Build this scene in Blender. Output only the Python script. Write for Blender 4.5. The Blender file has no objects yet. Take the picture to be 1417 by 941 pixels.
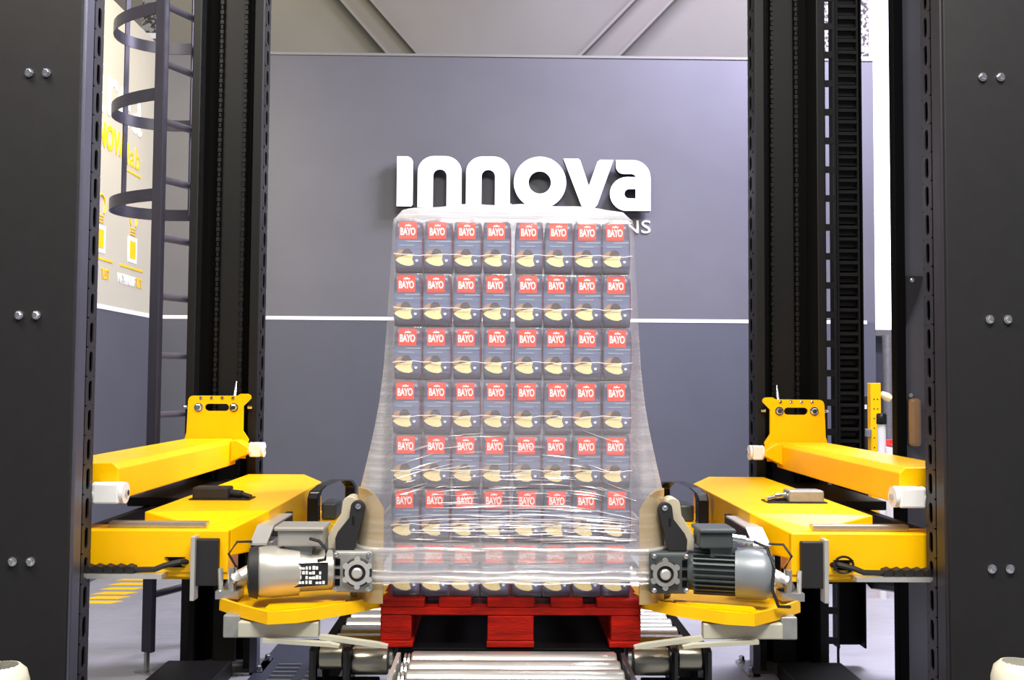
import bpy, bmesh, math, random
from mathutils import Vector, Matrix
random.seed(7)
R = math.radians
sc = bpy.context.scene
C = bpy.context.collection

# ------------------------------------------------------------------ camera
F = 1350.0; CX, CY = 708.5, 470.5; HC = 1.36
TH = math.atan(60 / F); RO = 0.007; YAW = 18 / F; CAMX = -.043
_h = Vector((math.sin(YAW), math.cos(YAW), 0)); _f = _h * math.cos(TH) + Vector((0, 0, math.sin(TH))); _u0 = -_h * math.sin(TH) + Vector((0, 0, math.cos(TH))); _r0 = Vector((math.cos(YAW), -math.sin(YAW), 0))
_r = _r0 * math.cos(RO) + _u0 * math.sin(RO); _u = -_r0 * math.sin(RO) + _u0 * math.cos(RO)
cd = bpy.data.cameras.new('camera'); cam = bpy.data.objects.new('camera', cd); C.objects.link(cam)
cd.sensor_width = 36; cd.lens = F / 1417 * 36; cd.clip_start = .05; cd.clip_end = 100
cam.matrix_world = Matrix(((_r.x, _u.x, -_f.x, CAMX), (_r.y, _u.y, -_f.y, 0), (_r.z, _u.z, -_f.z, HC), (0, 0, 0, 1)))
sc.camera = cam

def at(px, py, Y):
    d = _f + _r * ((px - CX) / F) + _u * ((CY - py) / F)
    return Vector((CAMX, 0, HC)) + d * (Y / d.y)
def on_floor(px, py):
    d = _f + _r * ((px - CX) / F) + _u * ((CY - py) / F)
    return Vector((CAMX, 0, HC)) + d * (-HC / d.z)

# ------------------------------------------------------------------ world, lights, exposure
w = bpy.data.worlds.new('world'); sc.world = w; w.use_nodes = True
w.node_tree.nodes['Background'].inputs[0].default_value = (.86, .88, 1, 1)
w.node_tree.nodes['Background'].inputs[1].default_value = .25
def area(name, loc, tgt, sx, sy, power, col, spread=180):
    l = bpy.data.lights.new(name, 'AREA'); l.shape = 'RECTANGLE'; l.size = sx; l.size_y = sy; l.energy = power; l.color = col; l.spread = R(spread)
    o = bpy.data.objects.new(name, l); C.objects.link(o); o.location = loc
    o.rotation_euler = (Vector(tgt) - Vector(loc)).to_track_quat('-Z', 'Y').to_euler()
    return o
area('unseen_lamp', (.9, .2, 5.2), (0, 3.4, .6), 2.4, 1.2, 330, (1, .97, .92))
area('unseen_lamp', (-2.2, 1.6, 5.0), (-.8, 4, .8), 1.6, 1.0, 150, (1, .92, .8))
area('unseen_lamp', (2.5, 5.9, 5.2), (2.3, 7.8, .9), 2.0, .8, 330, (.76, .72, 1))  # added cool lamp out of view, tints the right of the back wall
area('unseen_lamp', (-1.7, 5.4, 4.9), (-2.9, 6.9, 2.9), 1.0, .8, 24, (1, .9, .62), 80)  # added warm lamp out of view, narrowed onto the left wall
area('unseen_lamp', (2.0, 5.2, 4.4), (.3, 3.2, .9), 1.0, 1.0, 230, (.92, .9, 1))
area('unseen_lamp', (-2.6, 9.2, 6.6), (-2.2, 10.8, 4.4), 3.0, .5, 30, (1, .86, .5))  # extra unseen lamp put in to warm the left of the far wall
area('unseen_lamp', (2.4, 9.2, 6.6), (1.8, 10.8, 4.4), 3.6, .5, 110, (.84, .77, 1))  # extra unseen lamp put in to brighten the far wall violet at right
vs = sc.view_settings
sc.display_settings.display_device = 'sRGB'
vs.view_transform = 'Standard'; vs.look = 'None'; vs.gamma = 1; vs.use_curve_mapping = False; vs.exposure = .3

# ------------------------------------------------------------------ materials
def lin(c):
    return tuple(((v / 255) / 12.92 if v / 255 <= .04045 else ((v / 255 + .055) / 1.055) ** 2.4) for v in c)
MATS = {}
def mat(name, rgb, rough=.5, metal=0, var=.08, scale=8, bump=0, bscale=60, coat=0, stretch=(1, 1, 1), spec=.5):
    m = bpy.data.materials.new(name); m.use_nodes = True; MATS[name] = m
    nt = m.node_tree; b = nt.nodes['Principled BSDF']; c = lin(rgb)
    b.inputs['Roughness'].default_value = rough; b.inputs['Metallic'].default_value = metal
    b.inputs['Coat Weight'].default_value = coat; b.inputs['Specular IOR Level'].default_value = spec
    tc = nt.nodes.new('ShaderNodeTexCoord'); mp = nt.nodes.new('ShaderNodeMapping'); mp.inputs['Scale'].default_value = stretch
    nt.links.new(tc.outputs['Object'], mp.inputs[0])
    n = nt.nodes.new('ShaderNodeTexNoise'); n.inputs['Scale'].default_value = scale; n.inputs['Detail'].default_value = 5
    nt.links.new(mp.outputs[0], n.inputs['Vector'])
    r = nt.nodes.new('ShaderNodeValToRGB'); r.color_ramp.elements[0].position = .3; r.color_ramp.elements[1].position = .7
    r.color_ramp.elements[0].color = tuple(v * (1 - var) for v in c) + (1,)
    r.color_ramp.elements[1].color = tuple(min(1, v * (1 + var)) for v in c) + (1,)
    nt.links.new(n.outputs['Fac'], r.inputs[0]); nt.links.new(r.outputs[0], b.inputs['Base Color'])
    if bump:
        n2 = nt.nodes.new('ShaderNodeTexNoise'); n2.inputs['Scale'].default_value = bscale; n2.inputs['Detail'].default_value = 4
        nt.links.new(mp.outputs[0], n2.inputs['Vector'])
        bp = nt.nodes.new('ShaderNodeBump'); bp.inputs['Strength'].default_value = bump; bp.inputs['Distance'].default_value = .01
        nt.links.new(n2.outputs['Fac'], bp.inputs['Height']); nt.links.new(bp.outputs[0], b.inputs['Normal'])
    return m
mat('yellow', (255, 190, 0), .36, 0, .05, 5, .03, 90, spec=.28)
mat('dark_panel', (27, 26, 27), .6, 0, .08, 14, .03, 160, spec=.3)
mat('dark_steel', (46, 44, 48), .42, .2, .1, 6)
mat('edge_steel', (92, 92, 104), .38, .5, .08, 6)
mat('black', (4, 4, 4), .6, 0, .1, 10, spec=.1)
mat('black_gloss', (12, 12, 14), .25, 0, .1, 10)
mat('mast_grey', (19, 18, 17), .5, 0, .1, 5, spec=.3)
mat('ladder', (58, 56, 68), .4, .3, .1, 6)
mat('chrome', (215, 215, 215), .18, 1, .03, 10)
mat('zinc', (190, 190, 186), .32, .9, .06, 30)
mat('roller', (214, 214, 208), .3, .85, .08, 4, stretch=(1, 6, 6))
mat('roller_dark', (150, 146, 132), .28, .9, .1, 5, stretch=(1, 6, 6))
mat('white_plastic', (232, 230, 226), .45, 0, .03, 10)
mat('alu', (205, 203, 198), .35, .6, .05, 12)
mat('cast_grey', (150, 150, 146), .45, .4, .12, 25)
mat('motor_silver', (188, 184, 174), .33, .55, .05, 9)
mat('motor_dark', (74, 80, 80), .45, .3, .1, 12)
mat('motor_cover', (128, 134, 138), .4, .3, .06, 12)
mat('beige', (186, 176, 152), .45, .1, .05, 12)
mat('finger', (186, 160, 112), .3, .4, .08, 8, stretch=(1, 1, 4))
mat('pale_bar', (182, 180, 162), .45, .1, .06, 12)
mat('cream', (226, 220, 196), .5, 0, .04, 12)
mat('rubber', (24, 23, 25), .6, 0, .1, 20)
mat('red_wood', (146, 15, 1), .65, 0, .5, 7, .35, 50, stretch=(1, 1, 5), spec=.15)
mat('wall_grey', (97, 97, 102), .75, 0, .035, 3, .04, 80)
mat('wall_low', (80, 82, 91), .7, 0, .035, 3, .04, 80)
mat('wall_left_up', (184, 180, 164), .7, 0, .03, 2, .03, 80)
mat('hall_wall', (128, 126, 121), .8, 0, .04, 1.2)
mat('hall_beam', (126, 123, 118), .7, 0, .04, 2)
mat('white_paint', (238, 238, 238), .5, 0, .02, 10)
mat('yellow_print', (252, 196, 10), .5, 0, .02, 10)
mat('sign_white', (246, 246, 246), .4, 0, .01, 10)
mat('sign_side', (40, 40, 44), .5, 0, .05, 10)
mat('label_red', (238, 56, 18), .4, 0, .05, 20)
mat('cup', (240, 220, 160), .5, 0, .1, 60)
mat('cup_brown', (70, 54, 54), .5, 0, .2, 60)
mat('cup_tan', (168, 128, 92), .5, 0, .2, 60)
mat('caption', (132, 144, 168), .5, 0, .05, 60)
mat('ladder_rung', (132, 130, 148), .35, .4, .06, 8)
mat('amber', (150, 120, 88), .4, 0, .08, 10)
mat('red_plastic', (214, 40, 34), .4, 0, .05, 10)
mat('panel_grey', (88, 88, 96), .22, .1, .08, 3)
mat('floor_plate', (58, 62, 74), .45, .2, .1, 10)

def floor_material():
    m = mat('concrete', (146, 146, 150), .42, 0, .1, 1.5, .1, 30)
    nt = m.node_tree; b = nt.nodes['Principled BSDF']
    n = nt.nodes.new('ShaderNodeTexNoise'); n.inputs['Scale'].default_value = 9; n.inputs['Detail'].default_value = 8; n.inputs['Roughness'].default_value = .7
    tc = nt.nodes.new('ShaderNodeTexCoord'); mp = nt.nodes.new('ShaderNodeMapping'); mp.inputs['Scale'].default_value = (.6, 3, 1)
    nt.links.new(tc.outputs['Object'], mp.inputs[0]); nt.links.new(mp.outputs[0], n.inputs['Vector'])
    r = nt.nodes.new('ShaderNodeMapRange'); r.inputs[1].default_value = .35; r.inputs[2].default_value = .65; r.inputs[3].default_value = .3; r.inputs[4].default_value = .6
    nt.links.new(n.outputs['Fac'], r.inputs[0]); nt.links.new(r.outputs[0], b.inputs['Roughness'])
floor_material()

def speckle_material():
    m = mat('speckle', (170, 166, 150), .8)
    nt = m.node_tree; b = nt.nodes['Principled BSDF']
    v = nt.nodes.new('ShaderNodeTexNoise'); v.inputs['Scale'].default_value = 34; v.inputs['Detail'].default_value = 3
    tc = nt.nodes.new('ShaderNodeTexCoord'); nt.links.new(tc.outputs['Object'], v.inputs['Vector'])
    r = nt.nodes.new('ShaderNodeValToRGB'); r.color_ramp.elements[0].position = .44; r.color_ramp.elements[1].position = .52
    r.color_ramp.elements[0].color = (.05, .045, .04, 1); r.color_ramp.elements[1].color = (.34, .33, .3, 1)
    nt.links.new(v.outputs['Fac'], r.inputs[0]); nt.links.new(r.outputs[0], b.inputs['Base Color'])
speckle_material()

def pack_material():
    # printed foil: navy base, blue-grey middle band, maroon stripe down one edge
    m = mat('pack_foil', (70, 76, 104), .33, .15)
    nt = m.node_tree; b = nt.nodes['Principled BSDF']
    tc = nt.nodes.new('ShaderNodeTexCoord'); sx = nt.nodes.new('ShaderNodeSeparateXYZ'); nt.links.new(tc.outputs['Object'], sx.inputs[0])
    zr = nt.nodes.new('ShaderNodeMapRange'); zr.inputs[1].default_value = 0; zr.inputs[2].default_value = .168
    nt.links.new(sx.outputs['Z'], zr.inputs[0])
    cr = nt.nodes.new('ShaderNodeValToRGB'); e = cr.color_ramp.elements
    e[0].position = 0; e[0].color = lin((40, 38, 72)) + (1,); e[1].position = 1; e[1].color = lin((52, 56, 84)) + (1,)
    for p, c in ((.08, (58, 56, 96)), (.25, (112, 116, 152)), (.58, (104, 114, 146)), (.68, (70, 74, 106))):
        q = e.new(p); q.color = lin(c) + (1,)
    nt.links.new(zr.outputs[0], cr.inputs[0])
    xr = nt.nodes.new('ShaderNodeMapRange'); xr.inputs[1].default_value = .0385; xr.inputs[2].default_value = .0425
    nt.links.new(sx.outputs['X'], xr.inputs[0])
    mx = nt.nodes.new('ShaderNodeMixRGB'); mx.inputs[2].default_value = lin((120, 34, 58)) + (1,)
    nt.links.new(xr.outputs[0], mx.inputs[0]); nt.links.new(cr.outputs[0], mx.inputs[1]); nt.links.new(mx.outputs[0], b.inputs['Base Color'])
pack_material()

def film_material(name, op, streak, tint=(1, 1, 1), rough=.12, bstr=.3):
    m = bpy.data.materials.new(name); m.use_nodes = True; MATS[name] = m
    nt = m.node_tree; nt.nodes.clear(); N = nt.nodes.new; L = nt.links.new
    out = N('ShaderNodeOutputMaterial'); mix = N('ShaderNodeMixShader'); tr = N('ShaderNodeBsdfTransparent')
    gl = N('ShaderNodeBsdfGlossy'); gl.inputs['Roughness'].default_value = rough
    df = N('ShaderNodeBsdfDiffuse'); tl = N('ShaderNodeBsdfTranslucent')
    df.inputs[0].default_value = tint + (1,); tl.inputs[0].default_value = tint + (1,)
    a1 = N('ShaderNodeMixShader'); a1.inputs[0].default_value = .45; L(df.outputs[0], a1.inputs[1]); L(tl.outputs[0], a1.inputs[2])
    a2 = N('ShaderNodeMixShader'); a2.inputs[0].default_value = .38; L(a1.outputs[0], a2.inputs[1]); L(gl.outputs[0], a2.inputs[2])
    tc = N('ShaderNodeTexCoord'); mp = N('ShaderNodeMapping'); mp.inputs['Scale'].default_value = (2.2, 2.2, 55)
    L(tc.outputs['Object'], mp.inputs[0])
    n = N('ShaderNodeTexNoise'); n.inputs['Scale'].default_value = 1.6; n.inputs['Detail'].default_value = 5; L(mp.outputs[0], n.inputs['Vector'])
    bp = N('ShaderNodeBump'); bp.inputs['Strength'].default_value = bstr; bp.inputs['Distance'].default_value = .012
    L(n.outputs['Fac'], bp.inputs['Height'])
    for g in (gl, df): L(bp.outputs[0], g.inputs['Normal'])
    r = N('ShaderNodeMapRange'); r.inputs[1].default_value = .45; r.inputs[2].default_value = .72; r.inputs[3].default_value = op; r.inputs[4].default_value = op + streak
    L(n.outputs['Fac'], r.inputs[0])
    at_ = N('ShaderNodeAttribute'); at_.attribute_name = 'thickness'
    ad = N('ShaderNodeMath'); ad.operation = 'MULTIPLY'; L(r.outputs[0], ad.inputs[0]); L(at_.outputs['Fac'], ad.inputs[1])
    cl = N('ShaderNodeClamp'); L(ad.outputs[0], cl.inputs[0])
    L(cl.outputs[0], mix.inputs[0]); L(tr.outputs[0], mix.inputs[1]); L(a2.outputs[0], mix.inputs[2]); L(mix.outputs[0], out.inputs[0])
film_material('film', .125, .09, bstr=.22)
film_material('crease', .5, .2, rough=.2)
film_material('wrap', .05, .05, rough=.12, bstr=.12)

def emit(name, rgb, s):
    m = bpy.data.materials.new(name); m.use_nodes = True; MATS[name] = m
    b = m.node_tree.nodes['Principled BSDF']; b.inputs['Emission Color'].default_value = lin(rgb) + (1,); b.inputs['Emission Strength'].default_value = s
    b.inputs['Base Color'].default_value = (.8, .8, .8, 1)
emit('daylight', (244, 242, 255), 2.2)

# ------------------------------------------------------------------ mesh helpers
def B(): return bmesh.new()
def box(bm, x0, x1, y0, y1, z0, z1):
    v = [bm.verts.new(p) for p in ((x0, y0, z0), (x1, y0, z0), (x1, y1, z0), (x0, y1, z0), (x0, y0, z1), (x1, y0, z1), (x1, y1, z1), (x0, y1, z1))]
    for f in ((0, 1, 2, 3), (4, 7, 6, 5), (0, 4, 5, 1), (1, 5, 6, 2), (2, 6, 7, 3), (3, 7, 4, 0)): bm.faces.new([v[i] for i in f])
    return bm
def mbox(x0, x1, y0, y1, z0, z1): return box(B(), x0, x1, y0, y1, z0, z1)
def frame(d):
    d = d.normalized(); a = Vector((0, 0, 1)) if abs(d.z) < .9 else Vector((1, 0, 0))
    e1 = d.cross(a).normalized(); return e1, d.cross(e1).normalized()
def lathe(bm, p0, p1, prof, seg=20, caps=True):
    """prof: list of (t along axis 0..1, radius)"""
    p0, p1 = Vector(p0), Vector(p1); d = p1 - p0; e1, e2 = frame(d); rings = []
    for t, r in prof:
        c = p0 + d * t
        rings.append([bm.verts.new(c + e1 * (math.cos(2 * math.pi * k / seg) * r) + e2 * (math.sin(2 * math.pi * k / seg) * r)) for k in range(seg)])
    for a, b in zip(rings, rings[1:]):
        for k in range(seg): bm.faces.new((a[k], a[(k + 1) % seg], b[(k + 1) % seg], b[k]))
    if caps: bm.faces.new(rings[0][::-1]); bm.faces.new(rings[-1])
    return bm
def cyl(bm, p0, p1, r, seg=16): return lathe(bm, p0, p1, [(0, r), (1, r)], seg)
def tube(bm, pts, r, seg=8):
    pts = [Vector(p) for p in pts]; rings = []
    for i, p in enumerate(pts):
        d = (pts[min(i + 1, len(pts) - 1)] - pts[max(i - 1, 0)]); e1, e2 = frame(d)
        rings.append([bm.verts.new(p + e1 * (math.cos(2 * math.pi * k / seg) * r) + e2 * (math.sin(2 * math.pi * k / seg) * r)) for k in range(seg)])
    for a, b in zip(rings, rings[1:]):
        for k in range(seg): bm.faces.new((a[k], a[(k + 1) % seg], b[(k + 1) % seg], b[k]))
    bm.faces.new(rings[0][::-1]); bm.faces.new(rings[-1]); return bm
def prism(bm, pts, a0, a1, axis='y'):
    """extrude polygon; axis y: pts=(x,z); axis z: pts=(x,y); axis x: pts=(y,z)"""
    def V(p, a):
        return (p[0], a, p[1]) if axis == 'y' else ((p[0], p[1], a) if axis == 'z' else (a, p[0], p[1]))
    lo = [bm.verts.new(V(p, a0)) for p in pts]; hi = [bm.verts.new(V(p, a1)) for p in pts]; n = len(pts)
    bm.faces.new(lo); bm.faces.new(hi[::-1])
    for i in range(n): bm.faces.new((lo[i], lo[(i + 1) % n], hi[(i + 1) % n], hi[i]))
    return bm
def arc(cx, cy, r, a0, a1, n=8, ry=None):
    ry = ry or r
    return [(cx + r * math.cos(R(a0 + (a1 - a0) * i / n)), cy + ry * math.sin(R(a0 + (a1 - a0) * i / n))) for i in range(n + 1)]
def slotted(bm, u0, u1, z0, z1, pitch, hw, hh, rounded, place, t):
    """perforated sheet: cells stacked in z, hole half sizes hw, hh; place(u, z, d) -> xyz"""
    n = int((z1 - z0) / pitch); uc = (u0 + u1) / 2
    for k in range(n):
        za, zb = z0 + k * pitch, z0 + (k + 1) * pitch; zc = (za + zb) / 2
        if rounded:
            hole = arc(uc, zc + hh - hw, hw, 0, 180, 6) + arc(uc, zc - hh + hw, hw, 180, 360, 6)
            outer = []
            for (x, y) in hole:
                dx, dy = (x - uc) / hw, (y - zc) / hh; m = max(abs(dx), abs(dy))
                outer.append((uc + dx / m * (u1 - u0) / 2, zc + dy / m * (zb - za) / 2))
        else:
            hole = [(uc + hw, zc + hh), (uc - hw, zc + hh), (uc - hw, zc - hh), (uc + hw, zc - hh)]
            outer = [(u1, zb), (u0, zb), (u0, za), (u1, za)]
        m = len(hole)
        ho = [bm.verts.new(place(x, y, 0)) for x, y in hole]; ou = [bm.verts.new(place(x, y, 0)) for x, y in outer]
        hi = [bm.verts.new(place(x, y, t)) for x, y in hole]; oi = [bm.verts.new(place(x, y, t)) for x, y in outer]
        for i in range(m):
            j = (i + 1) % m
            for q in ((ho[i], ho[j], ou[j], ou[i]), (hi[i], oi[i], oi[j], hi[j]), (ho[i], hi[i], hi[j], ho[j])): bm.faces.new(q)
    return bm
def tag(o, label=None, cat=None, group=None, kind=None):
    if label: o['label'] = label
    if cat: o['category'] = cat
    if group: o['group'] = group
    if kind: o['kind'] = kind
    return o
def link(name, me, m, parent=None):
    o = bpy.data.objects.new(name, me); C.objects.link(o)
    if m: me.materials.clear(); me.materials.append(MATS[m])
    if parent: o.parent = parent
    return o
def obj(name, bm, m, parent=None, smooth=False, bevel=0, seg=2):
    bmesh.ops.recalc_face_normals(bm, faces=bm.faces[:])
    me = bpy.data.meshes.new(name); bm.to_mesh(me); bm.free()
    o = link(name, me, m, parent)
    if smooth: smooth_me(me)
    if bevel:
        md = o.modifiers.new('bevel', 'BEVEL'); md.width = bevel; md.segments = seg; md.limit_method = 'ANGLE'; md.angle_limit = R(40)
    return o
def smooth_me(me, ang=40):
    bm = bmesh.new(); bm.from_mesh(me)
    for f in bm.faces: f.smooth = True
    for e in bm.edges:
        e.smooth = len(e.link_faces) == 2 and e.calc_face_angle(3) < R(ang)
    bm.to_mesh(me); bm.free()
def thing(name, label, cat, loc=(0, 0, 0), group=None):
    o = bpy.data.objects.new(name, None); C.objects.link(o); o.empty_display_size = .05; o.location = loc
    return tag(o, label, cat, group)
def struct(name, bm, m, **k): return tag(obj(name, bm, m, **k), kind='structure')
def text_mesh(s, w, h, depth, place, bold=0.0, spacing=1.0):
    """text filled mesh fitted to w x h (centre origin) mapped by place(x, y, d)"""
    cu = bpy.data.curves.new('txt', 'FONT'); cu.body = s; cu.extrude = .05; cu.offset = bold; cu.space_character = spacing; cu.resolution_u = 4
    to = bpy.data.objects.new('txt', cu); C.objects.link(to)
    dg = bpy.context.evaluated_depsgraph_get(); me = bpy.data.meshes.new_from_object(to.evaluated_get(dg))
    bpy.data.objects.remove(to); bpy.data.curves.remove(cu)
    xs = [v.co.x for v in me.vertices]; ys = [v.co.y for v in me.vertices]
    x0, x1, y0, y1 = min(xs), max(xs), min(ys), max(ys)
    for v in me.vertices:
        x = ((v.co.x - x0) / (x1 - x0) - .5) * w; y = ((v.co.y - y0) / (y1 - y0) - .5) * h
        v.co = place(x, y, depth if v.co.z > 0 else 0)
    return me
def filled_mesh(loops, depth, place):
    """outline loops (first outer, rest holes) filled and extruded"""
    cu = bpy.data.curves.new('shape', 'CURVE'); cu.dimensions = '2D'; cu.fill_mode = 'BOTH'; cu.extrude = .5
    for lp in loops:
        sp = cu.splines.new('POLY'); sp.points.add(len(lp) - 1); sp.use_cyclic_u = True
        for p, q in zip(sp.points, lp): p.co = (q[0], q[1], 0, 1)
    to = bpy.data.objects.new('shape', cu); C.objects.link(to)
    dg = bpy.context.evaluated_depsgraph_get(); me = bpy.data.meshes.new_from_object(to.evaluated_get(dg))
    bpy.data.objects.remove(to); bpy.data.curves.remove(cu)
    for v in me.vertices: v.co = place(v.co.x, v.co.y, depth if v.co.z > 0 else 0)
    return me
def bolt(parent, p, d, r=.011, h=.012, name='bolt', m='chrome'):
    p = Vector(p); d = Vector(d).normalized(); bm = B()
    cyl(bm, p, p + d * (h * .35), r * 1.3, 14); lathe(bm, p + d * (h * .35), p + d * h, [(0, r), (.8, r), (1, r * .75)], 6)
    return obj(name, bm, m, parent)

# ------------------------------------------------------------------ the hall
ZW = 7.8; XL = at(215, 400, 7.8).x; XR = at(1210, 300, 7.8).x; ZLINE = 1.87; ZTOP = 4.0
struct('floor', mbox(-9, 9, -2, 13, -.1, 0), 'concrete')
wb = struct('wall_back', mbox(XL, XR, ZW, ZW + .12, ZLINE, ZTOP), 'wall_grey')
obj('lower_panel', mbox(XL, XR, ZW, ZW + .12, 0, ZLINE), 'wall_low', wb)
obj('white_stripe', mbox(XL, XR - .07, ZW - .004, ZW, ZLINE - .014, ZLINE + .014), 'white_paint', wb)
obj('top_cap', mbox(XL, XR, ZW - .01, ZW + .13, ZTOP, ZTOP + .02), 'hall_wall', wb)
wl = struct('wall_left', mbox(XL - .12, XL, 3.4, ZW + .12, ZLINE, 4.05), 'wall_left_up')
obj('lower_panel', mbox(XL - .12, XL, 3.4, ZW + .12, 0, ZLINE), 'wall_low', wl)
obj('white_stripe', mbox(XL, XL + .004, 3.4, ZW - .005, ZLINE - .016, ZLINE + .016), 'white_paint', wl)
struct('wall_far', mbox(-9, 9, 10.8, 10.95, 0, 8.5), 'hall_wall')
def brace(name, a, b, wd):
    a, b = Vector(a), Vector(b); d = (b - a).normalized(); n = Vector((-d.z, 0, d.x)); bm = B()
    for (o0, o1, y0, y1) in ((-wd, wd, -.02, 0), (-wd, -wd + .03, -.16, -.02), (wd - .03, wd, -.16, -.02)):
        pts = [a + n * o0, b + n * o0, b + n * o1, a + n * o1]
        prism(bm, [(p.x, p.z) for p in pts], a.y + y0, a.y + y1)
    return struct(name, bm, 'hall_beam')
p, q = at(552, 72, 10.75), at(420, -80, 10.75); d = (p - q); brace('trim_1', p + d * .6, q - d * .4, .14)
p, q = at(838, 72, 10.75), at(985, -80, 10.75); d = (p - q); brace('trim_2', p + d * .6, q - d * .4, .17)
# speckled panels above the partition ends
for nm, (x0, x1), z0, y in (('trim_3', (196, 229), 46, 8.6), ('trim_4', (1120, 1203), 78, 8.2)):
    a, b = at(x0, z0, y), at(x1, z0, y)
    o = struct(nm, mbox(a.x, b.x, y, y + .06, a.z, a.z + 2.2), 'speckle')
    obj('edge_strip', mbox(a.x, b.x, y - .01, y + .07, a.z - .05, a.z), 'white_paint', o)
# daylight opening on the right
a, b = at(1150, 456, 9.6), at(1330, 456, 9.6)
wi = struct('window_1', mbox(a.x, b.x, 9.66, 9.68, a.z, 7.5), 'daylight')
obj('window_frame', box(mbox(a.x - .06, a.x, 9.58, 9.7, a.z - .05, 7.5), b.x, b.x + .06, 9.58, 9.7, a.z - .05, 7.5), 'white_paint', wi)
obj('window_sill', mbox(a.x - .06, b.x + .06, 9.54, 9.7, a.z - .06, a.z), 'hall_wall', wi)
struct('wall_right', mbox(a.x - .3, 7, 9.72, 9.8, 0, a.z - .06), 'wall_low')
c = at(1228, 500, 9.2)
o = tag(obj('round_pole', cyl(B(), (c.x, 9.2, 0), (c.x, 9.2, c.z + .25), .045, 20), 'cast_grey', smooth=True), 'grey round pole below the bright opening at right', 'pole')

# floor marking
hm = thing('hazard_marking', 'yellow slanted hazard stripes painted on the floor at left', 'floor marking', at(150, 820, 6.3).xy.to_3d())
for k in range(6):
    px, py = 196 - k * 10.5, 802 + k * 6.3
    c = on_floor(px, py) - hm.location
    prism_pts = [(c.x - .16, c.y - .045), (c.x + .05, c.y - .045), (c.x + .11, c.y + .03), (c.x - .10, c.y + .03)]
    obj('stripe', prism(B(), prism_pts, .001, .003, 'z'), 'yellow_print', hm)

# ------------------------------------------------------------------ sign
sg = thing('wall_sign', 'large white raised innova lettering on the grey back wall', 'sign', (0, ZW, 0))
SY = ZW - .13
_c = at(724, 254, SY); K = SY / F / 3.633
def sp(x, y, d=0): return Vector((_c.x + (x - 705) * K, -.13 + d, _c.z - (y - 196) * K))
def letter(loops):
    me = filled_mesh(loops, .07, sp); o = link('letter', me, 'sign_white', sg)
    me.materials.append(MATS['sign_side'])
    for p_ in me.polygons:
        if abs(p_.normal.y) < .5 or p_.normal.y > .5: p_.material_index = 1
    return o
letter([[(65, 318), (65, 62)] + arc(112, 97, 35, 270, 360) + [(147, 310), (140, 318)]])
for x0 in (170, 415):
    letter([[(x0, 322), (x0, 140)] + arc(x0 + 83, 140, 83, 180, 270, 8, 81) + arc(x0 + 140, 140, 83, 270, 360, 8, 81) + [(x0 + 223, 322), (x0 + 147, 322), (x0 + 147, 160)] + arc(x0 + 113, 160, 34, 0, -180, 8, 32) + [(x0 + 79, 322)]])
letter([arc(790, 190, 133, 0, 354, 40), arc(789, 190, 57, 0, 350, 28)])
letter([[(908, 66), (985, 66), (994, 74), (1038, 205), (1082, 80), (1096, 70), (1163, 70), (1082, 300), (1060, 325), (1018, 325), (1000, 305)]])
letter([[(1175, 70)] + arc(1262, 160, 90, 270, 360) + [(1352, 330), (1235, 330)] + arc(1232, 244, 87, 90, 270, 14) + [(1276, 157), (1272, 148), (1258, 142), (1215, 142)] + arc(1215, 102, 40, 90, 180, 6),
        arc(1243, 243, 24, 90, 270, 8) + [(1276, 219), (1276, 267)]])
link('small_lettering', text_mesh('SOLUTIONS', 1.02, .105, .012, lambda x, y, d: Vector((at(900, 315, ZW).x - .51 + x, -d, at(880, 314, ZW).z + y)), .0, 1.0), 'sign_white', sg)

# writing on the left wall
def wallp(y0, z0, th=.004): return lambda x, y, d: Vector((XL + d, y0 + x, z0 + y))
def wtext(name, s, y0, y1, z0, z1, m, label, bold=0, cat='wall lettering'):
    me = text_mesh(s, y1 - y0, z1 - z0, .004, wallp((y0 + y1) / 2, (z0 + z1) / 2), bold)
    return tag(link(name, me, m), label, cat)
wtext('wall_lettering', 'area', 6.52, 7.42, 3.21, 3.50, 'white_paint', 'thin white lettering on the left wall behind the ladder cage')
wtext('wall_lettering', 'INNOVA', 6.45, 7.12, 2.97, 3.15, 'yellow_print', 'bold yellow lettering on the left wall below the white word', .03)
lab = wtext('wall_lettering', 'lab', 7.15, 7.40, 2.95, 3.11, 'yellow_print', 'underlined thin yellow word lab on the left wall')
obj('underline', mbox(XL, XL + .004, 7.14, 7.42, 2.90, 2.915), 'yellow_print', lab)
def pictogram(yc, label):
    t = thing('wall_pictogram', label, 'pictogram', (XL, yc, 2.3))
    obj('box_outline', mbox(0, .003, -.09, .09, -.06, .13), 'white_paint', t)
    obj('box_fill', mbox(.003, .006, -.055, .055, -.03, .10), 'yellow_print', t)
    bm = B(); ring = arc(0, .27, .07, -50, 230, 14)
    tube(bm, [(.004, a, b) for a, b in ring], .007, 5); obj('bulb_outline', bm, 'yellow_print', t)
    bm = B()
    for k in range(3): box(bm, 0, .005, -.05, .05, .145 + k * .022, .155 + k * .022)
    obj('bulb_base', bm, 'yellow_print', t)
    obj('underline', mbox(0, .004, -.24, .22, -.11, -.095), 'yellow_print', t)
    return t
t1 = pictogram(7.29, 'yellow and white pictogram with caption on left wall, nearest the corner')
link('caption', text_mesh('WATERPROOF', .33, .075, .004, lambda x, y, d: Vector((d, -.1 + x, -.20 + y)), .02), 'white_paint', t1)
link('caption', text_mesh('TEST', .12, .075, .004, lambda x, y, d: Vector((d, .145 + x, -.20 + y)), .02), 'yellow_print', t1)
t2 = pictogram(6.70, 'yellow pictogram on left wall half hidden behind the front column')
link('caption', text_mesh('TEST', .14, .075, .004, lambda x, y, d: Vector((d, .1 + x, -.20 + y)), .02), 'yellow_print', t2)

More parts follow.
